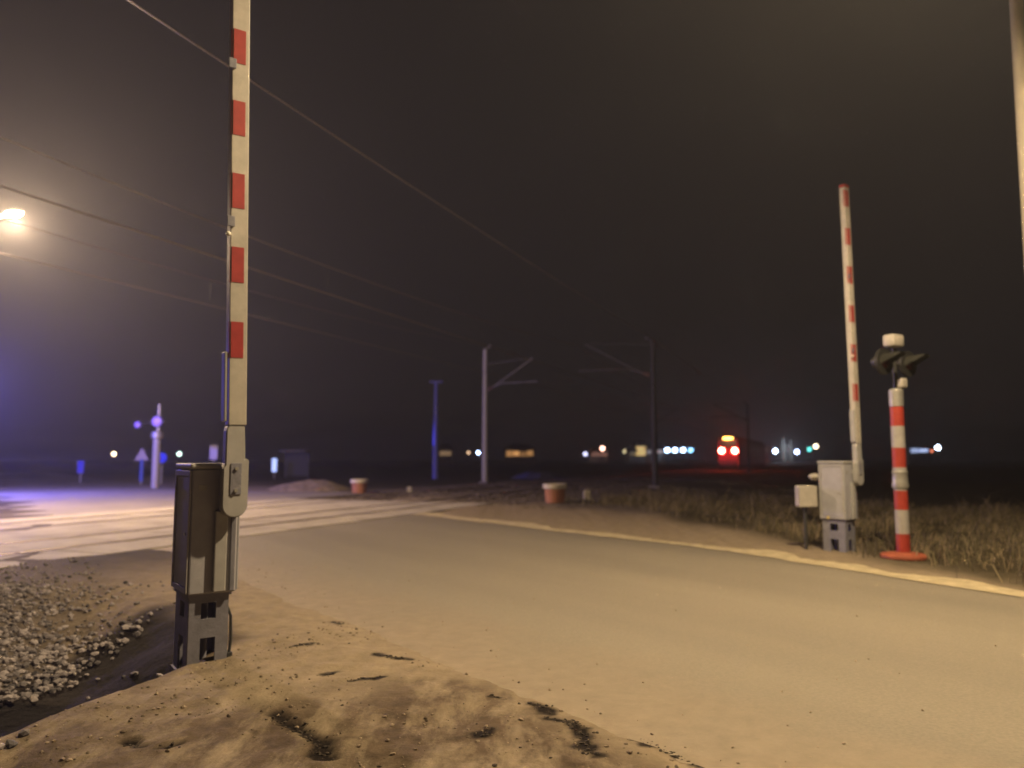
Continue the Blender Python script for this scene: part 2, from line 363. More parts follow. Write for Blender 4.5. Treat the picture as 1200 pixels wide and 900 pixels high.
dens = (1 - .985 * sm(-6.25, -5.85, s + (fbm(X * 2, Y * 2) - .45) * .5)) * (1 - sm(.5, 2.1, w + (fbm(X, Y) - .47) * 1.4)) * (s > -10.6) * (1 - .85 * sm(8.0, 9.8, Y + (fbm(X * .8, Y * .8) - .45) * 3)) * (Y > -X * .9)
k = RS.rand(nn_) < dens; X, Y = X[k], Y[k]
S = (.016 + .028 * RS.rand(len(X)) ** 1.8) * np.where(Y < 7.6, 1.0, .8)
rocks('ballast_gravel', np.stack([X, Y, hz(X, Y) + S * .35], 1), S, BAL)
# ballast under the tracks past the crossing
nn_ = 9000; s = RS.uniform(-20, -9.6, nn_); t = RS.uniform(24.3, 62, nn_) ; X = s * SV.x + t * TV.x; Y = s * SV.y + t * TV.y
S = .03 + .04 * RS.rand(nn_)
rocks('track_ballast', np.stack([X, Y, hz(X, Y) - .02 + S * .2], 1), S, stone_mat('dark_ballast', (.05, .04, .035), (.16, .125, .10)))
# small grit and dark clods on the dirt verge
nn_ = 5200; X = RS.uniform(-3.2, 3.5, nn_); Y = RS.uniform(2.9, 9, nn_); s, t, w, v = zones(X, Y)
k = (w < 3.1 + RS.randn(nn_) * .15) & (s > -4.3) & (fbm(X * 1.6 + 3, Y * 1.6, 3) > .40); X, Y = X[k], Y[k]; S = .004 + .012 * RS.rand(len(X)) ** 3
rocks('verge_grit', np.stack([X, Y, hz(X, Y) + S * .2], 1), S, stone_mat('grit', (.10, .075, .055), (.32, .25, .18)))
nn_ = 700; v = RS.uniform(-12, 22, nn_); w = 3.2 + RS.rand(nn_) ** 2.5 * 6.3; X = w * NV.x + v * UV.x; Y = w * NV.y + v * UV.y; S = .004 + .008 * RS.rand(nn_) ** 2
rocks('road_grit', np.stack([X, Y, .006 + S * .3], 1), S, stone_mat('grit_pale', (.16, .12, .085), (.42, .34, .25)))
CL = []
for poly, wid, num in POLYS:
    P = [Vector(gp(*q)) for q in poly]; L = [(P[i + 1] - P[i]).length for i in range(len(P) - 1)]
    for _ in range(int(num * .5)):
        r_ = random.random() * sum(L); i = 0
        while r_ > L[i] and i < len(L) - 1: r_ -= L[i]; i += 1
        q = P[i].lerp(P[i + 1], r_ / L[i]); CL.append((q.x + random.gauss(0, wid * .75), q.y + random.gauss(0, wid * .75)))
for _ in range(120):
    X_, Y_ = random.uniform(-3, 1), random.uniform(3.3, 6.5)
    if NV.x * X_ + NV.y * Y_ < 2.7 and SV.x * X_ + SV.y * Y_ > -4.2: CL.append((X_, Y_))
CL = np.array(CL); S = .004 + .010 * RS.rand(len(CL)) ** 2
rocks('soil_clods', np.stack([CL[:, 0], CL[:, 1], hz(CL[:, 0], CL[:, 1]) + S * .2], 1), S, stone_mat('dark_soil', (.018, .013, .010), (.06, .045, .034)), flat=.6)

def grass(name, X, Y, H, m, width=.006, lean=.35, Z=None):
    nP = len(X); a = RS.rand(nP) * 6.28; la = RS.rand(nP) * 6.28; ln = lean * H * RS.rand(nP)
    z0 = hz(X, Y) - .01; wd = width * (0.6 + .8 * RS.rand(nP))
    cx, cy = np.cos(a) * wd, np.sin(a) * wd; lx, ly = np.cos(la) * ln, np.sin(la) * ln
    P = np.stack([np.stack([X - cx, Y - cy, z0], 1), np.stack([X + cx, Y + cy, z0], 1), np.stack([X + cx * .7 + lx * .35, Y + cy * .7 + ly * .35, z0 + H * .6], 1), np.stack([X - cx * .7 + lx * .35, Y - cy * .7 + ly * .35, z0 + H * .6], 1), np.stack([X + lx, Y + ly, z0 + H * (1 - .3 * RS.rand(nP))], 1)], 1)
    b_ = (np.arange(nP) * 5)[:, None]
    Ff = np.concatenate([b_ + np.array([[0, 1, 2]]), b_ + np.array([[0, 2, 3]]), b_ + np.array([[3, 2, 4]])], 0)
    return tag(np_mesh(name, P.reshape(-1, 3), Ff, m), kind='stuff')
DRY = stone_mat('dry_grass_blades', (.055, .042, .028), (.27, .205, .13))
nn_ = 150000
w = 10.0 + RS.rand(nn_) ** 1.1 * 14; v = RS.uniform(-14, 26, nn_); X = w * NV.x + v * UV.x; Y = w * NV.y + v * UV.y
cl = fbm(X * .9 + 40, Y * .9, 4); s, t, _, _ = zones(X, Y)
k = (cl > .37 - .03 * (w > 12.5)) & (s > -7.2) & (X > 1.5) & (Y > 6) & (RS.rand(nn_) < sm(0, 2.0, w + (cl - .5) * 5 - np.clip(10.5 + .47 * (v - 3.8), 10.5, 16.8)))
X, Y, cl, w = X[k], Y[k], cl[k], w[k]
H = (.07 + .95 * np.clip(cl - .38, 0, .3)) * (.4 + RS.rand(len(X))) * (1 + 1.2 * (RS.rand(len(X)) < .02))
grass('dry_grass', X, Y, H, DRY, .007, 1.1)
nn_ = 42000
X = RS.uniform(-12, 14, nn_); Y = RS.uniform(24, 60, nn_); s, t, w, v = zones(X, Y); cl = fbm(X * .5 + 9, Y * .5, 4)
k = (cl > .47) & ((s > -8.9)) & (w > 11.6)
X, Y, cl = X[k], Y[k], cl[k]
grass('far_verge_grass', X, Y, (.08 + .35 * (cl - .45)) * (.5 + RS.rand(len(X))), stone_mat('dull_grass', (.05, .045, .025), (.17, .135, .08)), .014)

# ------------------------------------------------------------------ materials of the things
WHITE = mat('arm_white_paint', (.44, .41, .37), .5, var=.18, scale=9, bump=.06)
REDP = mat('arm_red_foil', (.34, .032, .030), .45, var=.2, scale=14)
GREY = mat('cabinet_grey_paint', (.36, .36, .41), .55, var=.16, scale=5, bump=.08, bscale=25)
GREY2 = mat('casting_grey_paint', (.36, .355, .36), .55, var=.15, scale=9)
GREYD = mat('stand_grey_paint', (.20, .20, .25), .65, var=.25, scale=8, bump=.15, bscale=30)
DARK = mat('dark_rubber', (.03, .03, .03), .6)
CAST = mat('galvanised_steel', (.42, .41, .39), .45, .5, var=.2, scale=10)

# ------------------------------------------------------------------ barrier machine
def make_machine(band0, period, red, TOPZ):
    r = empty('barrier_machine')
    # pedestal with openings on every side
    bm = bmesh.new(); h = .50
    def plate(axis_, pos, a0, a1, th=.014):
        # window .33-.45, arch 0-.18
        m0, m1 = a0 + (a1 - a0) * .30, a0 + (a1 - a0) * .68
        for (p0, p1, z0, z1) in ((a0, m0, -.06, h), (m1, a1, -.06, h), (m0, m1, .45, h), (m0, m1, .20, .335)):
            if axis_ == 'y': box(bm, p0, p1, pos, pos + th, z0, z1)
            else: box(bm, pos, pos + th, p0, p1, z0, z1)
    plate('y', -.25, -.15, .13); plate('y', .136, -.15, .13)
    plate('x', -.152, -.234, .134); plate('x', .118, -.234, .134)
    box(bm, -.17, .15, -.27, .17, -.45, -.055); box(bm, -.165, .145, -.265, .165, .498, .515)
    obj('stand', bm, GREYD, r)
    bm = T([(.02, .0, -.05), (.02, .0, .51)], .03); obj('cable_duct', bm, GREYD, r, smooth=True)
    cab = obj('cabinet', B(-.17, .17, -.28, .18, .517, 1.425, bev=.012), GREY, r)
    lid = B(-.185, .185, -.295, .195, 1.428, 1.468, bev=.014); obj('lid', lid, GREY2, r)
    # doors with a raised rim on the long side
    bm = bmesh.new()
    for (y0, y1, z0, z1) in ((-.27, -.235, .53, 1.415), (.135, .17, .53, 1.415), (-.235, .135, 1.375, 1.415), (-.235, .135, .53, .57)):
        box(bm, -.186, -.172, y0, y1, z0, z1, bev=.003)
    obj('door_frame', bm, GREY2, r)
    dr = obj('door', B(-.178, -.1715, -.228, .128, .575, 1.37, bev=.002), GREY, r)
    obj('door_lock', T([(-.181, -.18, .95), (-.189, -.18, .95)], .014), CAST, dr)
    bm = bmesh.new(); box(bm, .172, .186, -.27, .17, .53, 1.415, bev=.004); obj('side_panel', bm, GREY, r)
    # front: flat conduit box and angle strip
    obj('front_channel', B(-.005, .085, -.318, -.282, .53, 1.12, bev=.008), GREY2, r)
    obj('front_rib', B(.118, .150, -.300, -.282, .53, 1.40, bev=.003), GREYD, r)
    for z_ in (.68, 1.26): obj('hinge', T([(-.181, .138, z_ - .035), (-.181, .138, z_ + .035)], .011, 10), CAST, dr)
    obj('type_plate', B(-.125, -.065, -.285, -.2812, 1.27, 1.31, bev=.001), CAST, r)
    obj('earth_cable', T([(.135, -.2, .40), (.16, -.21, .33), (.165, -.215, .16), (.15, -.22, .03), (.19, -.25, -.04)], .011, 10), DARK, r, smooth=True)
    obj('foot_bracket', B(.133, .175, -.235, -.16, -.03, .07, bev=.006), DARK, r)
    obj('anchor_bolt', T([(-.1, -.262, -.055), (-.1, -.262, -.02)], .012, 8), CAST, r)
    # drive shaft, counterweight casting with rounded foot
    obj('drive_shaft', T([(.1, -.275, 1.28), (.1, -.325, 1.28)], .055, 20), CAST, r, smooth=True)
    cx, rr = .105, .094; poly = [(cx + rr, 1.50), (cx + rr, 1.165)]
    for k_ in range(1, 16): a = -math.pi * k_ / 16; poly.append((cx + rr * math.cos(a), 1.165 + rr * math.sin(a)))
    poly += [(cx - rr, 1.165), (cx - rr, 1.44), (cx - rr + .015, 1.46), (cx - rr + .015, 1.72), (cx - rr + .03, 1.75), (cx + .055, 1.75), (cx + .065, 1.55), (cx + .065, 1.50)]
    cw = obj('arm_bracket', prism(poly, -.405, -.318, bev=.008), GREY2, r)
    bm = bmesh.new(); box(bm, cx - .040, cx + .040, -.412, -.406, 1.24, 1.47, bev=.002); obj('cover_plate', bm, GREYD, cw)
    for z_ in (1.27, 1.43): obj('bolt', T([(cx, -.413, z_), (cx, -.423, z_)], .014, 8), CAST, cw)
    # the arm, white with red foil on front and back
    ax, hw, y0, y1 = .105, .066, -.405, -.312
    bm = bmesh.new()
    box(bm, ax - hw, ax + hw, y0, y1, 1.751, TOPZ, bev=.006)
    z = band0
    while z < TOPZ - .1:
        z1 = min(z + red, TOPZ - .012)
        box(bm, ax - hw + .010, ax + hw - .030, y0 - .003, y0 - .001, z, z1, mi=1)
        box(bm, ax - hw + .010, ax + hw - .010, y1 + .001, y1 + .003, z, z1, mi=1)
        box(bm, ax - hw - .003, ax - hw - .001, y0 + .004, y0 + .028, z, z1, mi=1)
        z += period
    arm = obj('barrier_arm', bm, [WHITE, REDP], r)
    obj('arm_end_cap', B(ax - hw - .006, ax + hw + .006, y0 - .006, y1 + .006, TOPZ + .001, TOPZ + .05, bev=.01), REDP, arm)
    obj('arm_sleeve', B(ax - hw - .03, ax - hw - .005, y0 + .01, y1, 1.78, 2.30, bev=.006), GREY2, arm)
    for z_ in (3.28, 4.52):
        c_ = obj('arm_clip', B(ax - hw - .028, ax - hw + .03, y0 - .014, y0 - .004, z_ - .03, z_ + .05, bev=.004), GREYD, arm)
    obj('reflector_lens', ball(.020, (ax - hw - .02, y0 - .01, 3.19)), mat('lens_clear', (.8, .78, .7), .1), arm, smooth=True)
    return r
bar = make_machine(2.255, .572, .272, 5.93); bar.location = (-2.365, 6.02, 0.0); bar.rotation_euler = (0, 0, ROT_ROAD)
for o_ in [k for k in bpy.data.objects if k.parent == bar and k.name.startswith('barrier_arm')]:   # the near arm leans a little away from the road
    o_.matrix_local = Matrix.Translation((.105, 0, 1.75)) @ Matrix.Rotation(R(-1.4), 4, 'Y') @ Matrix.Translation((-.105, 0, -1.75))
tag(bar, 'large grey level crossing barrier machine in the left foreground with raised red and white arm', 'barrier', 'raised level crossing barriers')
bar2 = make_machine(2.45, .655, .285, 6.06); bar2.location = (5.36, 12.95, 0.0); bar2.rotation_euler = (0, 0, ROT_ROAD)
for o_ in [k for k in bpy.data.objects if k.parent == bar2 and k.name.startswith('barrier_arm')]: o_.matrix_local = Matrix.Translation((.105, 0, 1.75)) @ Matrix.Rotation(R(-.7), 4, 'Y') @ Matrix.Translation((-.105, 0, -1.75))
tag(bar2, 'smaller looking grey barrier machine across the road in dry grass with raised striped arm', 'barrier', 'raised level crossing barriers')
obj('warning_bell', lathe([(0, .06), (.05, .055), (.10, .03), (.105, 0), (.06, -.05), (0, -.06)], loc=(-.12, .28, 1.20)), WHITE, bar2, smooth=True)
obj('bell_bracket', B(-.13, -.10, .18, .24, 1.18, 1.21), CAST, bar2)
# warm reflector button low on the door of the far machine
obj('reflector_button', T([(-.187, .02, .545), (-.193, .02, .545)], .022), mat('amber_reflector', (.7, .55, .15), .3), bar2)

# junction box on a short post
jb = empty('junction_box', place(946, 13.1, 0), ROT_ROAD * .3)
tag(jb, 'small white junction box on a short post left of the far barrier cabinet', 'junction box')
obj('box_body', B(-.155, .155, -.08, .08, .70, 1.06, bev=.03), WHITE, jb)
obj('post', T([(0, .02, -.1), (0, .02, .72)], .03), DARK, jb); obj('box_lid', B(-.165, .165, -.09, -.081, .71, 1.05, bev=.004), WHITE, jb)

# ------------------------------------------------------------------ flashing light signal post, right
POSTW = mat('post_white_paint', (.36, .34, .33), .5, var=.18, scale=9); POSTR = mat('post_red_paint', (.36, .040, .026), .5, var=.25, scale=7)
BLK = mat('signal_black', (.018, .018, .018), .5); HOOD = mat('hood_weathered', (.055, .055, .048), .6, var=.3, scale=12)
sg = empty('crossing_signal', (5.93, 11.9, float(hz(5.93, 11.9)[0])), math.atan2(.5, .86))
tag(sg, 'crossing signal post banded red and white on a round red base beside the far barrier', 'signal')
obj('base_plate', lathe([(0, 0), (.315, 0), (.33, .015), (.33, .05), (.30, .075), (.13, .10), (0, .10)]), mat('base_red', (.36, .095, .05), .6, var=.3, scale=9), sg, smooth=True)
obj('base_skirt', T([(.16, .04, -.16), (.16, .04, .0)], .12), DARK, sg)
zb = [.10, .37, .73, 1.02, 1.37, 1.67, 2.0, 2.30]; bm = bmesh.new()
for i in range(len(zb) - 1): tube(bm, [(0, 0, zb[i]), (0, 0, zb[i + 1])], .098, 24, mi=(i + 1) % 2, cap=True)
obj('post', bm, [POSTW, POSTR], sg, smooth=True)
obj('clamp_band', lathe([(.099, 0), (.114, .0), (.121, .03), (.111, .10), (.104, .20), (.116, .24), (.099, .26)], loc=(0, 0, 1.06)), CAST, sg, smooth=True)
obj('post_cap', lathe([(.104, 0), (.105, .24), (.08, .27), (0, .28)], loc=(0, 0, 2.305)), CAST, sg, smooth=True)
obj('upper_tube', T([(0, 0, 2.5), (0, 0, 3.2)], .035), BLK, sg)
obj('small_lamp_bracket', B(-.01, .14, -.12, .02, 2.585, 2.74, bev=.03), WHITE, sg)
obj('crossbar', B(-.30, .30, .02, .06, 2.92, 2.98), BLK, sg)
for k_ in (-1, 1):
    x = k_ * .30
    hd = obj('signal_head', T([(x, .0, 2.98), (x, -.05, 2.98)], .20, 28), BLK, sg, smooth=True)
    # hood: open curved visor on top of the lens
    bm = bmesh.new(); ri = []
    for j, (yy, ext) in enumerate(((-.05, 1.0), (-.34, .42))):
        ri.append([bm.verts.new((x + .125 * math.sin(a), yy, 2.98 + .125 * math.cos(a))) for a in np.linspace(-1.9 * ext, 1.9 * ext, 15)])
    for q in range(14): bm.faces.new((ri[0][q], ri[0][q + 1], ri[1][q + 1], ri[1][q]))
    ex = bmesh.ops.solidify(bm, geom=list(bm.faces), thickness=.008)
    obj('hood', bm, HOOD, hd, smooth=True)
    obj('lens', ball(.11, (x, -.045, 2.98), 2, (1, .3, 1)), mat('dark_red_lens', (.06, .01, .01), .15), hd, smooth=True)
    obj('signal_housing', T([(x, .002, 2.98), (x, .14, 2.98)], [.12, .08], 20), BLK, hd)
obj('top_box', B(-.135, .135, -.10, .10, 3.23, 3.42, bev=.035), WHITE, sg, smooth=True)

# ------------------------------------------------------------------ street lamps
LAMPM = mat('sodium_lens', (.9, .8, .6), .3, emit=(1, .66, .28), es=400, sample=False)
def street_lamp(head, base, poler, label, reach=True):
    r = empty('street_lamp', (base[0], base[1], 0)); hx, hy, hzz = head[0] - base[0], head[1] - base[1], head[2]
    obj('pole', T([(0, 0, -.1), (0, 0, 1.2), (0, 0, 1.22), (0, 0, hzz - .6)], [poler * 1.15, poler * 1.12, poler, poler * .6], 24), mat('lamp_post_concrete', (.17, .15, .12), .8, var=.12, scale=5, bump=.2), r, smooth=True)
    n_ = Vector((hx, hy, 0)); L = n_.length; d = n_.normalized()
    pts = [(0, 0, hzz - .65)] + [(d.x * q * L, d.y * q * L, hzz - .6 + .62 * math.sin(q * math.pi / 2)) for q in (.1, .3, .6, .88)]
    obj('arm', T(pts, poler * .42, 12), CAST, r, smooth=True)
    hd = obj('lamp_head', ball(1, (0, 0, 0), 3, (.34, .15, .09)), CAST, r, smooth=True); hd.location = (hx, hy, hzz + .04); hd.rotation_euler = (0, 0, math.atan2(hy, hx))
    ln = obj('lamp_lens', ball(1, (0, 0, -.045), 2, (.30, .15, .09)), LAMPM, hd, smooth=True)
    tag(r, label, 'street lamp'); return r
street_lamp(LAMP_RIGHT, (6.78, 9.85), .125, 'pale street lamp post cut by the right edge of the view beside the road')
lmp = street_lamp(LAMP_LEFT, (-16.6, 22.6), .11, 'lit sodium street lamp high at the left edge over the crossing')

# ------------------------------------------------------------------ tubs and small stones
TERR = mat('terracotta_tub', (.36, .15, .085), .8, var=.2, scale=4); RIM = mat('pale_rim', (.55, .50, .42), .8, var=.15, scale=7); SOIL = mat('tub_soil', (.05, .035, .025), .95, var=.3, scale=20)
def tub(px, Y, sc_, label):
    r = empty('planter_tub', place(px, Y, 0)); r.location.z = float(hz(r.location.x, Y)[0]); r.scale = (sc_,) * 3
    obj('tub_body', lathe([(0, 0), (.31, 0), (.345, .46), (0, .46)]), TERR, r, smooth=True)
    obj('rim', lathe([(.33, .46), (.40, .46), (.405, .60), (.36, .615), (.33, .60), (.33, .46)]), RIM, r, smooth=True)
    obj('soil', lathe([(0, .56), (.329, .55)]), SOIL, r); tag(r, label, 'planter', 'terracotta tubs on the verge')
tub(421, 35.0, 1.0, 'farther left terracotta tub with a pale rim beyond the road')
tub(650.5, 26.5, 1.03, 'larger terracotta tub with a pale rim in the middle of the far verge')
def marker(px, Y, w_, h_, label):
    r = empty('marker_stone', place(px, Y, 0)); r.location.z = float(hz(r.location.x, Y)[0]); obj('stone', B(-w_ / 2, w_ / 2, -w_ / 2, w_ / 2, -.1, h_, bev=.03), mat('marker_concrete', (.36, .33, .27), .9, var=.2, scale=8), r)
    obj('stone_cap', B(-w_ / 2 + .02, w_ / 2 - .02, -w_ / 2 + .02, w_ / 2 - .02, h_ + .001, h_ + .03, bev=.01), RIM, r); tag(r, label, 'marker stone', 'marker stones')
marker(688, 28.6, .25, .34, 'pale stone marker standing right of the larger tub')
marker(480, 35.3, .22, .22, 'low pale stone marker right of the farther tub')

# ------------------------------------------------------------------ catenary masts
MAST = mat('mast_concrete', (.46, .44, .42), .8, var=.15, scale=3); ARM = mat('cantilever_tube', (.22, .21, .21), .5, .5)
INS = mat('insulator', (.10, .06, .05), .3)
def mast(side, reach, top, MAST=MAST, ARM=ARM, rb=.19):
    r = empty('catenary_mast')
    obj('mast_pole', T([(0, 0, -.1), (0, 0, top)], [rb, rb * .66], 16), MAST, r, smooth=True)
    obj('foundation', B(-.3, .3, -.3, .3, -.1, .12, bev=.03), SLEEP, r)
    x = side * reach
    obj('diagonal_tube', T([(side * .16, 0, 5.8), (x * .93, 0, 7.75)], .045, 10), ARM, r)
    obj('registration_arm', T([(side * .16, 0, 5.95), (x * .35, 0, 6.28), (x * 1.02, 0, 6.30)], .040, 10), ARM, r)
    obj('top_stay', T([(side * .13, 0, 7.55), (x * .93, 0, 7.78)], .018, 8), ARM, r)
    for z0 in (5.8, 5.95): obj('insulator', T([(side * .2, 0, z0 + .03), (side * .55, 0, z0 + (.22 if z0 == 5.8 else .1))], .07, 10), INS, r)
    bm = bmesh.new(); tube(bm, [(side * -.05, 0, top - .15), (side * .35, 0, top + .3)], .04, 8); tube(bm, [(side * .35, 0, top + .3), (side * .35, 0, top + .05)], .06, 8)
    obj('feeder_bracket', bm, ARM, r)
    return r
mr_ = mast(-1, 4.0, 7.7, mat('mast_dim_light', (.04, .038, .042), .8), mat('cantilever_dim_light', (.05, .048, .055), .7), .15); mr_.location = (7.45, 40.5, 0); mr_.rotation_euler = (0, 0, ROT_TRK)  # weaker light on this mast is put into darker colours
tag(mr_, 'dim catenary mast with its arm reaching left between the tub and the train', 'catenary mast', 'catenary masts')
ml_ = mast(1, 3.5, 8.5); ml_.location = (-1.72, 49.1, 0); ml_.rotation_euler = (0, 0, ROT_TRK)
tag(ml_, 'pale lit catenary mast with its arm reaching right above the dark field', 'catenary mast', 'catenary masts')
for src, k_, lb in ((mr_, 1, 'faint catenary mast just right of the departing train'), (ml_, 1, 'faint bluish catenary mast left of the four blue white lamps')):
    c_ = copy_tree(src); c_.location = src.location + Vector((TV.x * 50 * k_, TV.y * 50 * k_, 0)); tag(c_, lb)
# wires
WIRE = mat('copper_wire', (.50, .43, .37), .5, .3)
def wire(name, s_, z_, sag, label, rad=.012, t0=-32.5, t1=217.5, ph=0):
    pts = []
    L = 50.0
    for q in np.arange(t0, t1 + .1, 2.5):
        f = ((q - (40.4 + ph)) / L) % 1.0; pts.append(st(s_, q, z_ - sag * 4 * f * (1 - f)))
    o = obj(name, T(pts, rad, 8), WIRE, smooth=True); tag(o, label, 'wire', 'overhead railway wires'); return o, pts
ca, pa = wire('contact_wire', -12.7, 6.10, .05, 'bright lower contact wire crossing behind the left barrier arm', .016)
ma, pb = wire('messenger_wire', -12.7, 7.75, .95, 'faint messenger wire with droppers above the bright contact wire', .011)
for i in range(4, 60, 4):
    obj('dropper', T([pb[i], pa[i]], .0025, 6), DARK, ma)
cb, pa2 = wire('contact_wire', -16.9, 6.10, .05, 'lowest faint contact wire of the farther track', .012)
mb_, pb2 = wire('messenger_wire', -16.9, 7.75, .95, 'faint messenger wire of the farther track', .009)
for i in range(4, 60, 4): obj('dropper', T([pb2[i], pa2[i]], .0025, 6), DARK, mb_)
wire('feeder_wire', -8.35, 7.75, .25, 'topmost feeder wire slanting down from the upper left', .010)

# utility pole; part of the blue light on it is put into its colour
up = empty('utility_pole', (-5.9, 59.8, 0)); tag(up, 'tall blue lit pole with a short crossbar left of the pale mast', 'pole')
UPM = mat('utility_pole_blue_light', (.16, .17, .48), .8, var=.15, scale=2)
obj('pole', T([(0, 0, -.1), (0, 0, 7.4)], [.24, .13], 14), UPM, up, smooth=True); obj('crossbar', B(-.5, .5, -.06, .06, 7.4, 7.54, bev=.02), UPM, up)
for x in (-.42, .42): obj('insulator', T([(x, 0, 7.54), (x, 0, 7.7)], [.05, .03], 8), INS, up)

# ------------------------------------------------------------------ left: signal seen from the front, signs
sl = empty('crossing_signal', place(181.5, 40.3, 0)); tag(sl, 'white crossing signal post beyond the tracks on the left with a lamp lens reflecting purple light', 'signal')
obj('post', T([(0, 0, -.05), (0, 0, 2.75)], .19, 18), POSTW, sl, smooth=True)
obj('collar', lathe([(.19, 0), (.30, .05), (.30, .32), (.2, .40), (0, .42)], loc=(0, 0, 2.55)), CAST, sl, smooth=True)
obj('upper_tube', T([(0.05, 0, 2.9), (0.05, 0, 4.35)], [.10, .07]), CAST, sl)
PURP = mat('violet_reflection', (.3, .2, .6), .3, emit=(.42, .22, 1.0), es=.5)  # weak emission stands in for blue light reflected by the signal lenses
hd = obj('signal_head', T([(0, -.10, 3.45), (0, .12, 3.45)], .30, 22), BLK, sl); obj('lens', ball(.25, (0, -.12, 3.45), 2, (1, .35, 1)), PURP, hd, smooth=True)
hd = obj('signal_head', T([(-1.02, -.06, 3.28), (-1.02, .10, 3.28)], .20, 18), BLK, sl); obj('lens', ball(.16, (-1.02, -.08, 3.28), 2, (1, .35, 1)), mat('violet_reflection_dim', (.3, .2, .6), .3, emit=(.30, .16, .8), es=.1), hd, smooth=True)
obj('crossarm', T([(-1.02, .05, 3.3), (0, .05, 3.45)], .03), BLK, sl)
def sign(px, py, Y, w_, h_, col, label, shape='rect', em=None, es=0, post=True):
    z = height(py, Y); r = empty('road_sign', place(px, Y, 0)); r.location.x = place(px, Y, z)[0]
    m = mat('sign_face', col, .5, var=.15, scale=5, emit=em, es=es)
    if post: obj('post', T([(0, .04, -.1), (0, .04, z)], .04, 8), CAST, r)
    if shape == 'rect': obj('sign_panel', B(-w_ / 2, w_ / 2, -.03, .0, z - h_ / 2, z + h_ / 2, bev=.008), m, r)
    elif shape == 'tri': obj('sign_panel', prism([(-w_ / 2, z - h_ / 2), (w_ / 2, z - h_ / 2), (0, z + h_ / 2)], -.03, 0), m, r)
    else: obj('sign_panel', T([(0, -.03, z), (0, 0, z)], w_ / 2, 22), m, r)
    tag(r, label, 'sign'); return r
sign(166.5, 532, 45.5, .85, .75, (.45, .40, .42), 'pale triangular sign on a thin post left of the white signal post', 'tri')
obj('post_sleeve', T([(166.5 * 0, .04, .2), (0, .04, 1.5)], .11, 10), mat('blue_sleeve', (.05, .10, .45), .6), bpy.data.objects['road_sign'])
sign(189.5, 536.5, 47, .62, .62, (.03, .06, .85), 'round blue sign just right of the white signal post', 'round', (.04, .06, 1.0), .22)  # weak emission stands in for retroreflected light on the blue face
sign(250.5, 530, 46, .45, .85, (.5, .48, .6), 'narrow pale sign panel beside the left barrier cabinet top')
sign(94.5, 547, 50, .42, .8, (.08, .08, .9), 'narrow blue upright panel far left beyond the road', 'rect', (.06, .06, 1.0), .12)
sign(321.5, 545, 58, .36, 1.0, (.5, .6, .9), 'bright blue white lit upright panel beyond the crossing', 'rect', (.42, .55, 1.0), 1.3)
# pale plate hanging from a bus shelter roof beyond the crossing
shl = empty('shelter', place(345, 60, 0)); tag(shl, 'dark low shelter with a pale roof edge beyond the crossing', 'shelter')
obj('roof', B(-1.0, 1.0, -.8, .8, 2.05, 2.18, bev=.03), mat('shelter_roof', (.16, .16, .16), .7), shl)
for x in (-.9, .9): obj('post', B(x - .05, x + .05, .5, .6, -.1, 2.05), DARK, shl)
obj('back_panel', B(-.85, .85, .62, .66, .2, 2.0), DARK, shl)
# gravel heap
def mound(name, cx, cy, a_, b_, h_, m):
    bm = bmesh.new(); bmesh.ops.create_grid(bm, x_segments=40, y_segments=24, size=1)
    for v_ in bm.verts:
        x, y = v_.co.x, v_.co.y; f = max(0, 1 - x * x - y * y); k_ = .6 + .8 * float(fbm(x * 3 + 7, y * 3 + cx, 3))
        v_.co = Vector((cx + x * a_, cy + y * b_, -.1 + (h_ + .1) * (f ** .7) * k_))
    return tag(obj(name, bm, m, smooth=False), kind='structure')
mound('earth_heap', -10.0, 38.5, 2.2, 1.6, .42, mat('heap_earth', (.26, .20, .14), .95, var=.5, scale=3, bump=.8, bscale=6))
mound('dark_earth_heap', 2.2, 62, 2.4, 2.0, .6, mat('heap_dark', (.05, .045, .05), .95, var=.5, scale=2, bump=.8, bscale=6))

# ------------------------------------------------------------------ train running away
TR = empty('train', st(-12.7, 107.5, .0), ROT_TRK); tag(TR, 'departing red train with two glowing red tail lights and an amber display', 'train')
RED = mat('train_red_paint', (.09, .006, .005), .35); GL = mat('train_glass', (.02, .02, .025), .08)
sec = []
def profile(sc_x=1.0, top=4.75):
    return [(-1.52 * sc_x, .75), (-1.52 * sc_x, 3.3), (-1.40 * sc_x, 4.1), (-1.0 * sc_x, top - .15), (0, top), (1.0 * sc_x, top - .15), (1.40 * sc_x, 4.1), (1.52 * sc_x, 3.3), (1.52 * sc_x, .75)]
bm = bmesh.new(); rings = []
for y, sx, tp in ((-.35, .86, 4.4), (-.1, .95, 4.6), (.4, 1.0, 4.75), (44, 1.0, 4.75)): rings.append([bm.verts.new((x, y, z)) for x, z in profile(sx, tp)])
for a_, b_ in zip(rings, rings[1:]):
    for k_ in range(len(a_)): bm.faces.new((a_[k_], a_[(k_ + 1) % len(a_)], b_[(k_ + 1) % len(a_)], b_[k_]))
bm.faces.new(rings[0]); bm.faces.new(rings[-1][::-1]); bmesh.ops.recalc_face_normals(bm, faces=bm.faces)
obj('body', bm, RED, TR)
ws = obj('windscreen', B(-1.05, 1.05, -.375, -.352, 3.0, 3.95, bev=.01), GL, TR)
obj('coupler', T([(0, -.3, 1.05), (0, -.9, 1.05)], .12), DARK, TR); obj('underframe', B(-1.2, 1.2, .0, 43.5, .2, .74), DARK, TR)
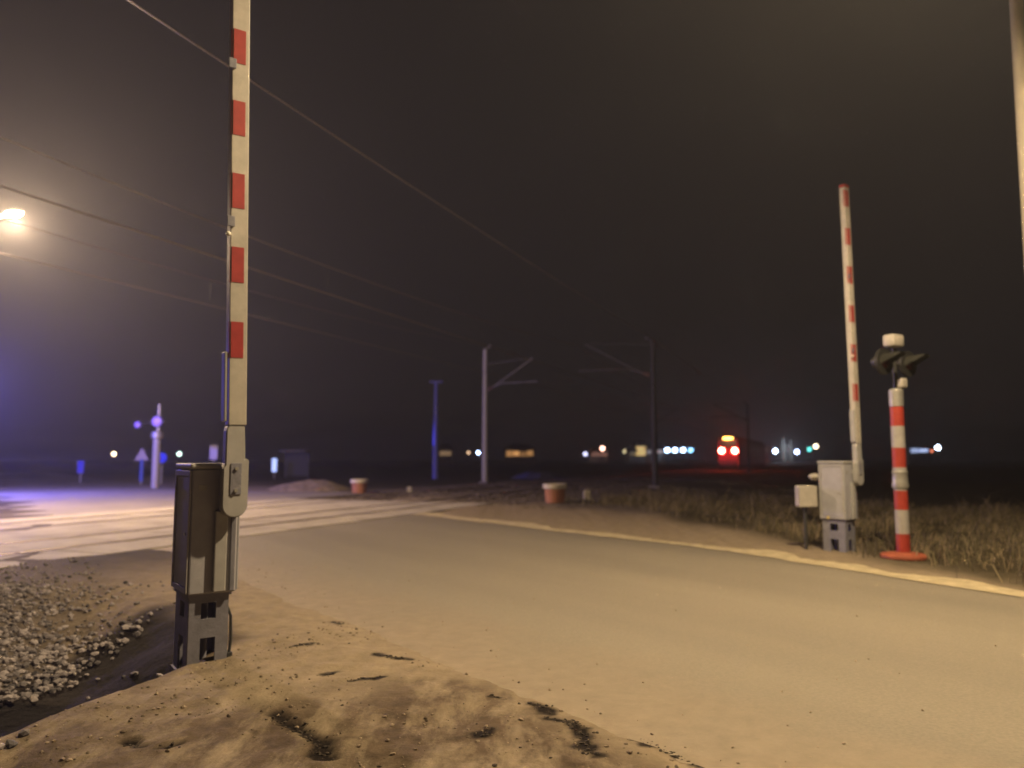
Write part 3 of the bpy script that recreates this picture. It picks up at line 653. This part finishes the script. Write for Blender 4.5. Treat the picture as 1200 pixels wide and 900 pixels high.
for x in (-.85, .85):
    obj('buffer', T([(x, -.3, 1.1), (x, -.85, 1.1)], .16), DARK, TR)
    obj('tail_light', T([(x, -.36, 2.62), (x, -.46, 2.62)], .36, 20), mat('tail_light_red', (.5, .02, .02), .3, emit=(1.0, .085, .055), es=120), TR)
    obj('wheelset', T([(x - .06, 2.5, .47), (x + .06, 2.5, .47)], .46, 24), DARK, TR)
obj('destination_display', B(-.62, .62, -.42, -.377, 4.12, 4.42, bev=.01), mat('amber_display', (.3, .2, .05), .4, emit=(1.0, .50, .09), es=11), TR)
for x in (-.85, .85):
    p = TR.matrix_basis @ Vector((x, -1.0, 2.6)); l_ = point('tail_light_glow', (p.x, p.y, p.z), (1.0, .03, .02), 260, .3)
    l_.data.use_shadow = True
p = TR.matrix_basis @ Vector((0, -.9, 4.3)); point('display_glow', p, (1.0, .45, .08), 120, .25)

# ------------------------------------------------------------------ far lamps and lit buildings on the horizon
POLE = mat('far_pole', (.05, .05, .05), .8)
def far_lamp(px, py, D, rad, col, es, label, squash=1.0):
    z = height(py, D); r = empty('street_lamp', (place(px, D, z)[0], D, 0)); tag(r, label, 'street lamp', 'far lamps along the horizon')
    obj('pole', T([(0, .6, -.1), (0, .6, z)], .09, 6), POLE, r)
    obj('lamp_head', B(-rad * .5, rad * .5, .1, .7, z + rad * .9, z + rad * 1.1), POLE, r)
    obj('lamp_lens', ball(rad, (0, 0, z), 2, (1, 1, squash)), mat('far_lamp_glow', (.5, .5, .5), .4, emit=col, es=es * K), r, smooth=True)
WARM = (1, .62, .34); COOL = (.50, .68, 1.0); PINK = (1, .55, .42)
K = 2.2
far_lamp(133.5, 532, 240, .55, (1, .66, .38), 7, 'warm orange lamp far left on the horizon')
far_lamp(210, 532, 240, .55, (.55, .80, .68), 5, 'pale green lamp behind the left barrier cabinet')
far_lamp(549, 530.5, 300, .55, WARM, 1.2, 'faint warm lamp left of the blue white lamp beside the pale mast')
far_lamp(560.5, 530.5, 300, .65, (.42, .58, 1.0), 9, 'blue white lamp just left of the pale mast')
far_lamp(615.5, 525, 290, .55, (1, .78, .55), 5, 'cream lamp over the orange lit building')
far_lamp(686, 532, 300, .7, (.62, .62, .9), 2.2, 'dim grey blue lamp at the left of the pink lamp')
far_lamp(706, 525.5, 300, .8, (1, .50, .36), 5, 'pink orange lamp left of the second mast')
far_lamp(732.5, 529, 310, .65, (.9, .75, .40), 1.3, 'dim yellow lamp left of the yellow lit house')
for i, (px, e_) in enumerate(((782, 14), (791, 14), (800.5, 14), (809.5, 4))):
    far_lamp(px, 527.5, 280, .75 if i < 3 else .8, (.40, .62, 1.0) if i < 3 else (.16, .42, .75), e_, ['leftmost of four blue white lamps left of the train', 'second of four blue white lamps left of the train', 'third of four blue white lamps left of the train', 'dimmer bluer lamp at the end nearest the train in the row of four'][i])
far_lamp(908.5, 528.5, 290, .8, (.50, .66, 1.0), 12, 'blue white lamp left of the two pale pointed trees')
far_lamp(934, 529.5, 290, .75, (.48, .60, 1.0), 8, 'blue white lamp right of the two pale pointed trees')
far_lamp(948.5, 526.5, 290, .7, (.06, .60, .55), 2.5, 'teal green lamp left of the far barrier cabinet')
far_lamp(956, 523, 290, .75, (1, .80, .50), 5, 'cream lamp right of the teal lamp')
far_lamp(1099, 524.5, 260, .75, (.60, .78, 1.0), 12, 'blue white lamp right of the striped signal post')
far_lamp(1092, 528.5, 270, .45, (1, .25, .12), 1.2, 'tiny red orange lamp beside the lit canopy')

def far_house(px0, px1, py0, py1, D, col, es, label, roof=True, wall=(.35, .3, .25)):
    z0, z1 = height(py1, D), height(py0, D); z0 = max(z0, .4); x0, x1 = place(px0, D, 3)[0], place(px1, D, 3)[0]; wd = x1 - x0
    r = empty('house', ((x0 + x1) / 2, D, 0)); tag(r, label, 'house', 'lit houses along the horizon')
    W_ = mat('house_wall', wall, .9); obj('wall', B(-wd / 2 - .6, wd / 2 + .6, 0, 7, -.2, z1 + .3), W_, r)
    if roof: obj('roof', prism([(-wd / 2 - 1, z1 + .3), (wd / 2 + 1, z1 + .3), (wd * .28, z1 + 2.2), (-wd * .28, z1 + 2.2)], -.4, 7.4), mat('house_roof', (.06, .04, .035), .9), r)
    nW = max(1, int(wd / 2.2)); gms = [mat('facade_glow', (.5, .4, .3), .5, emit=col, es=es * q) for q in (1.9, 1.1, .6)]  # glowing facade panels stand in for lamplight on the walls
    for k_ in range(nW):
        a_ = -wd / 2 + k_ * wd / nW; obj('facade_glow', B(a_ + .1, a_ + wd / nW - .1, -.06, -.01, z0 + .25 * (k_ % 2), z1 - .2 * ((k_ * 7) % 3), bev=.01), gms[(k_ * 5 + 1) % 3], r)
far_house(515, 529, 528.5, 534, 250, (1, .62, .32), .22, 'small house with a dull tan glow right of the blue lit pole')
far_house(593, 625, 528, 535, 260, (1, .48, .16), .45, 'wide orange lit house under a cream lamp')
far_house(693, 712, 530, 535, 310, (.9, .40, .28), .18, 'dim reddish house under the pink lamp')
far_house(745, 757, 523, 534, 300, (1, .68, .24), .75, 'yellow lit house left of the second mast')
far_house(738, 745, 530, 534, 300, (.8, .6, .3), .15, 'low dim shed adjoining the yellow lit house')
far_house(758, 778, 527, 532, 300, (.7, .62, .68), .28, 'pale long house behind the second mast')
far_house(872, 901, 523, 530, 270, (.55, .42, .36), .14, 'long pale building right of the train', roof=False)
far_house(1067, 1088, 525.5, 530.5, 255, (.50, .62, 1.0), .85, 'blue white lit canopy building right of the striped post', roof=False)
# two narrow trees lit pale by the yard lamps
LEAF = stone_mat('pale_lit_foliage', (.10, .11, .09), (.30, .30, .26))
for px, wpx, py0, lb in ((918.5, 7, 512, 'pale tall pointed tree between the blue white lamps'), (927, 5, 515, 'dimmer pointed tree right of its taller neighbour')):
    D = 285; z1 = height(py0, D); r = empty('cypress_tree', (place(px, D, 3)[0], D, 0)); tag(r, lb, 'tree', 'pointed trees by the lamps')
    obj('trunk', T([(0, 0, -.1), (0, 0, z1 * .8)], [.2, .05], 8), mat('bark', (.08, .06, .05), .9), r)
    n_ = 4200; u_ = RS.rand(n_); hh = .6 + u_ * (z1 - .6); R_ = wpx / 2 * D / F * np.clip(.85 * np.sin(np.clip((1 - u_) * 2.2 + .15, 0, 1.57)) , .05, 1) * np.sqrt(RS.rand(n_)); aa = RS.rand(n_) * 6.28
    Pc = np.stack([R_ * np.cos(aa), R_ * np.sin(aa), hh], 1); d1 = RS.randn(n_, 3) * .11; d2 = RS.randn(n_, 3) * .11
    Vv = np.stack([Pc, Pc + d1, Pc + d2], 1).reshape(-1, 3); o = np_mesh('crown', Vv, np.arange(n_ * 3).reshape(-1, 3), LEAF, r)
point('yard_lamp_light', (place(922, 279, 5)[0], 279, 5.5), (.75, .82, 1.0), 3500, .4)

# ------------------------------------------------------------------ night haze
HZ = bpy.data.materials.new('night_haze'); HZ.use_nodes = True; n = HZ.node_tree; n.nodes.clear()
ho = n.nodes.new('ShaderNodeOutputMaterial'); vp = n.nodes.new('ShaderNodeVolumePrincipled'); vp.inputs['Color'].default_value = (.85, .85, .9, 1)
vp.inputs['Density'].default_value = 0.0014; vp.inputs['Anisotropy'].default_value = 0.6; n.links.new(vp.outputs[0], ho.inputs['Volume'])
hb = obj('haze', B(-1560, 1560, -260, 1560, -2.0, 40), HZ); tag(hb, kind='stuff')
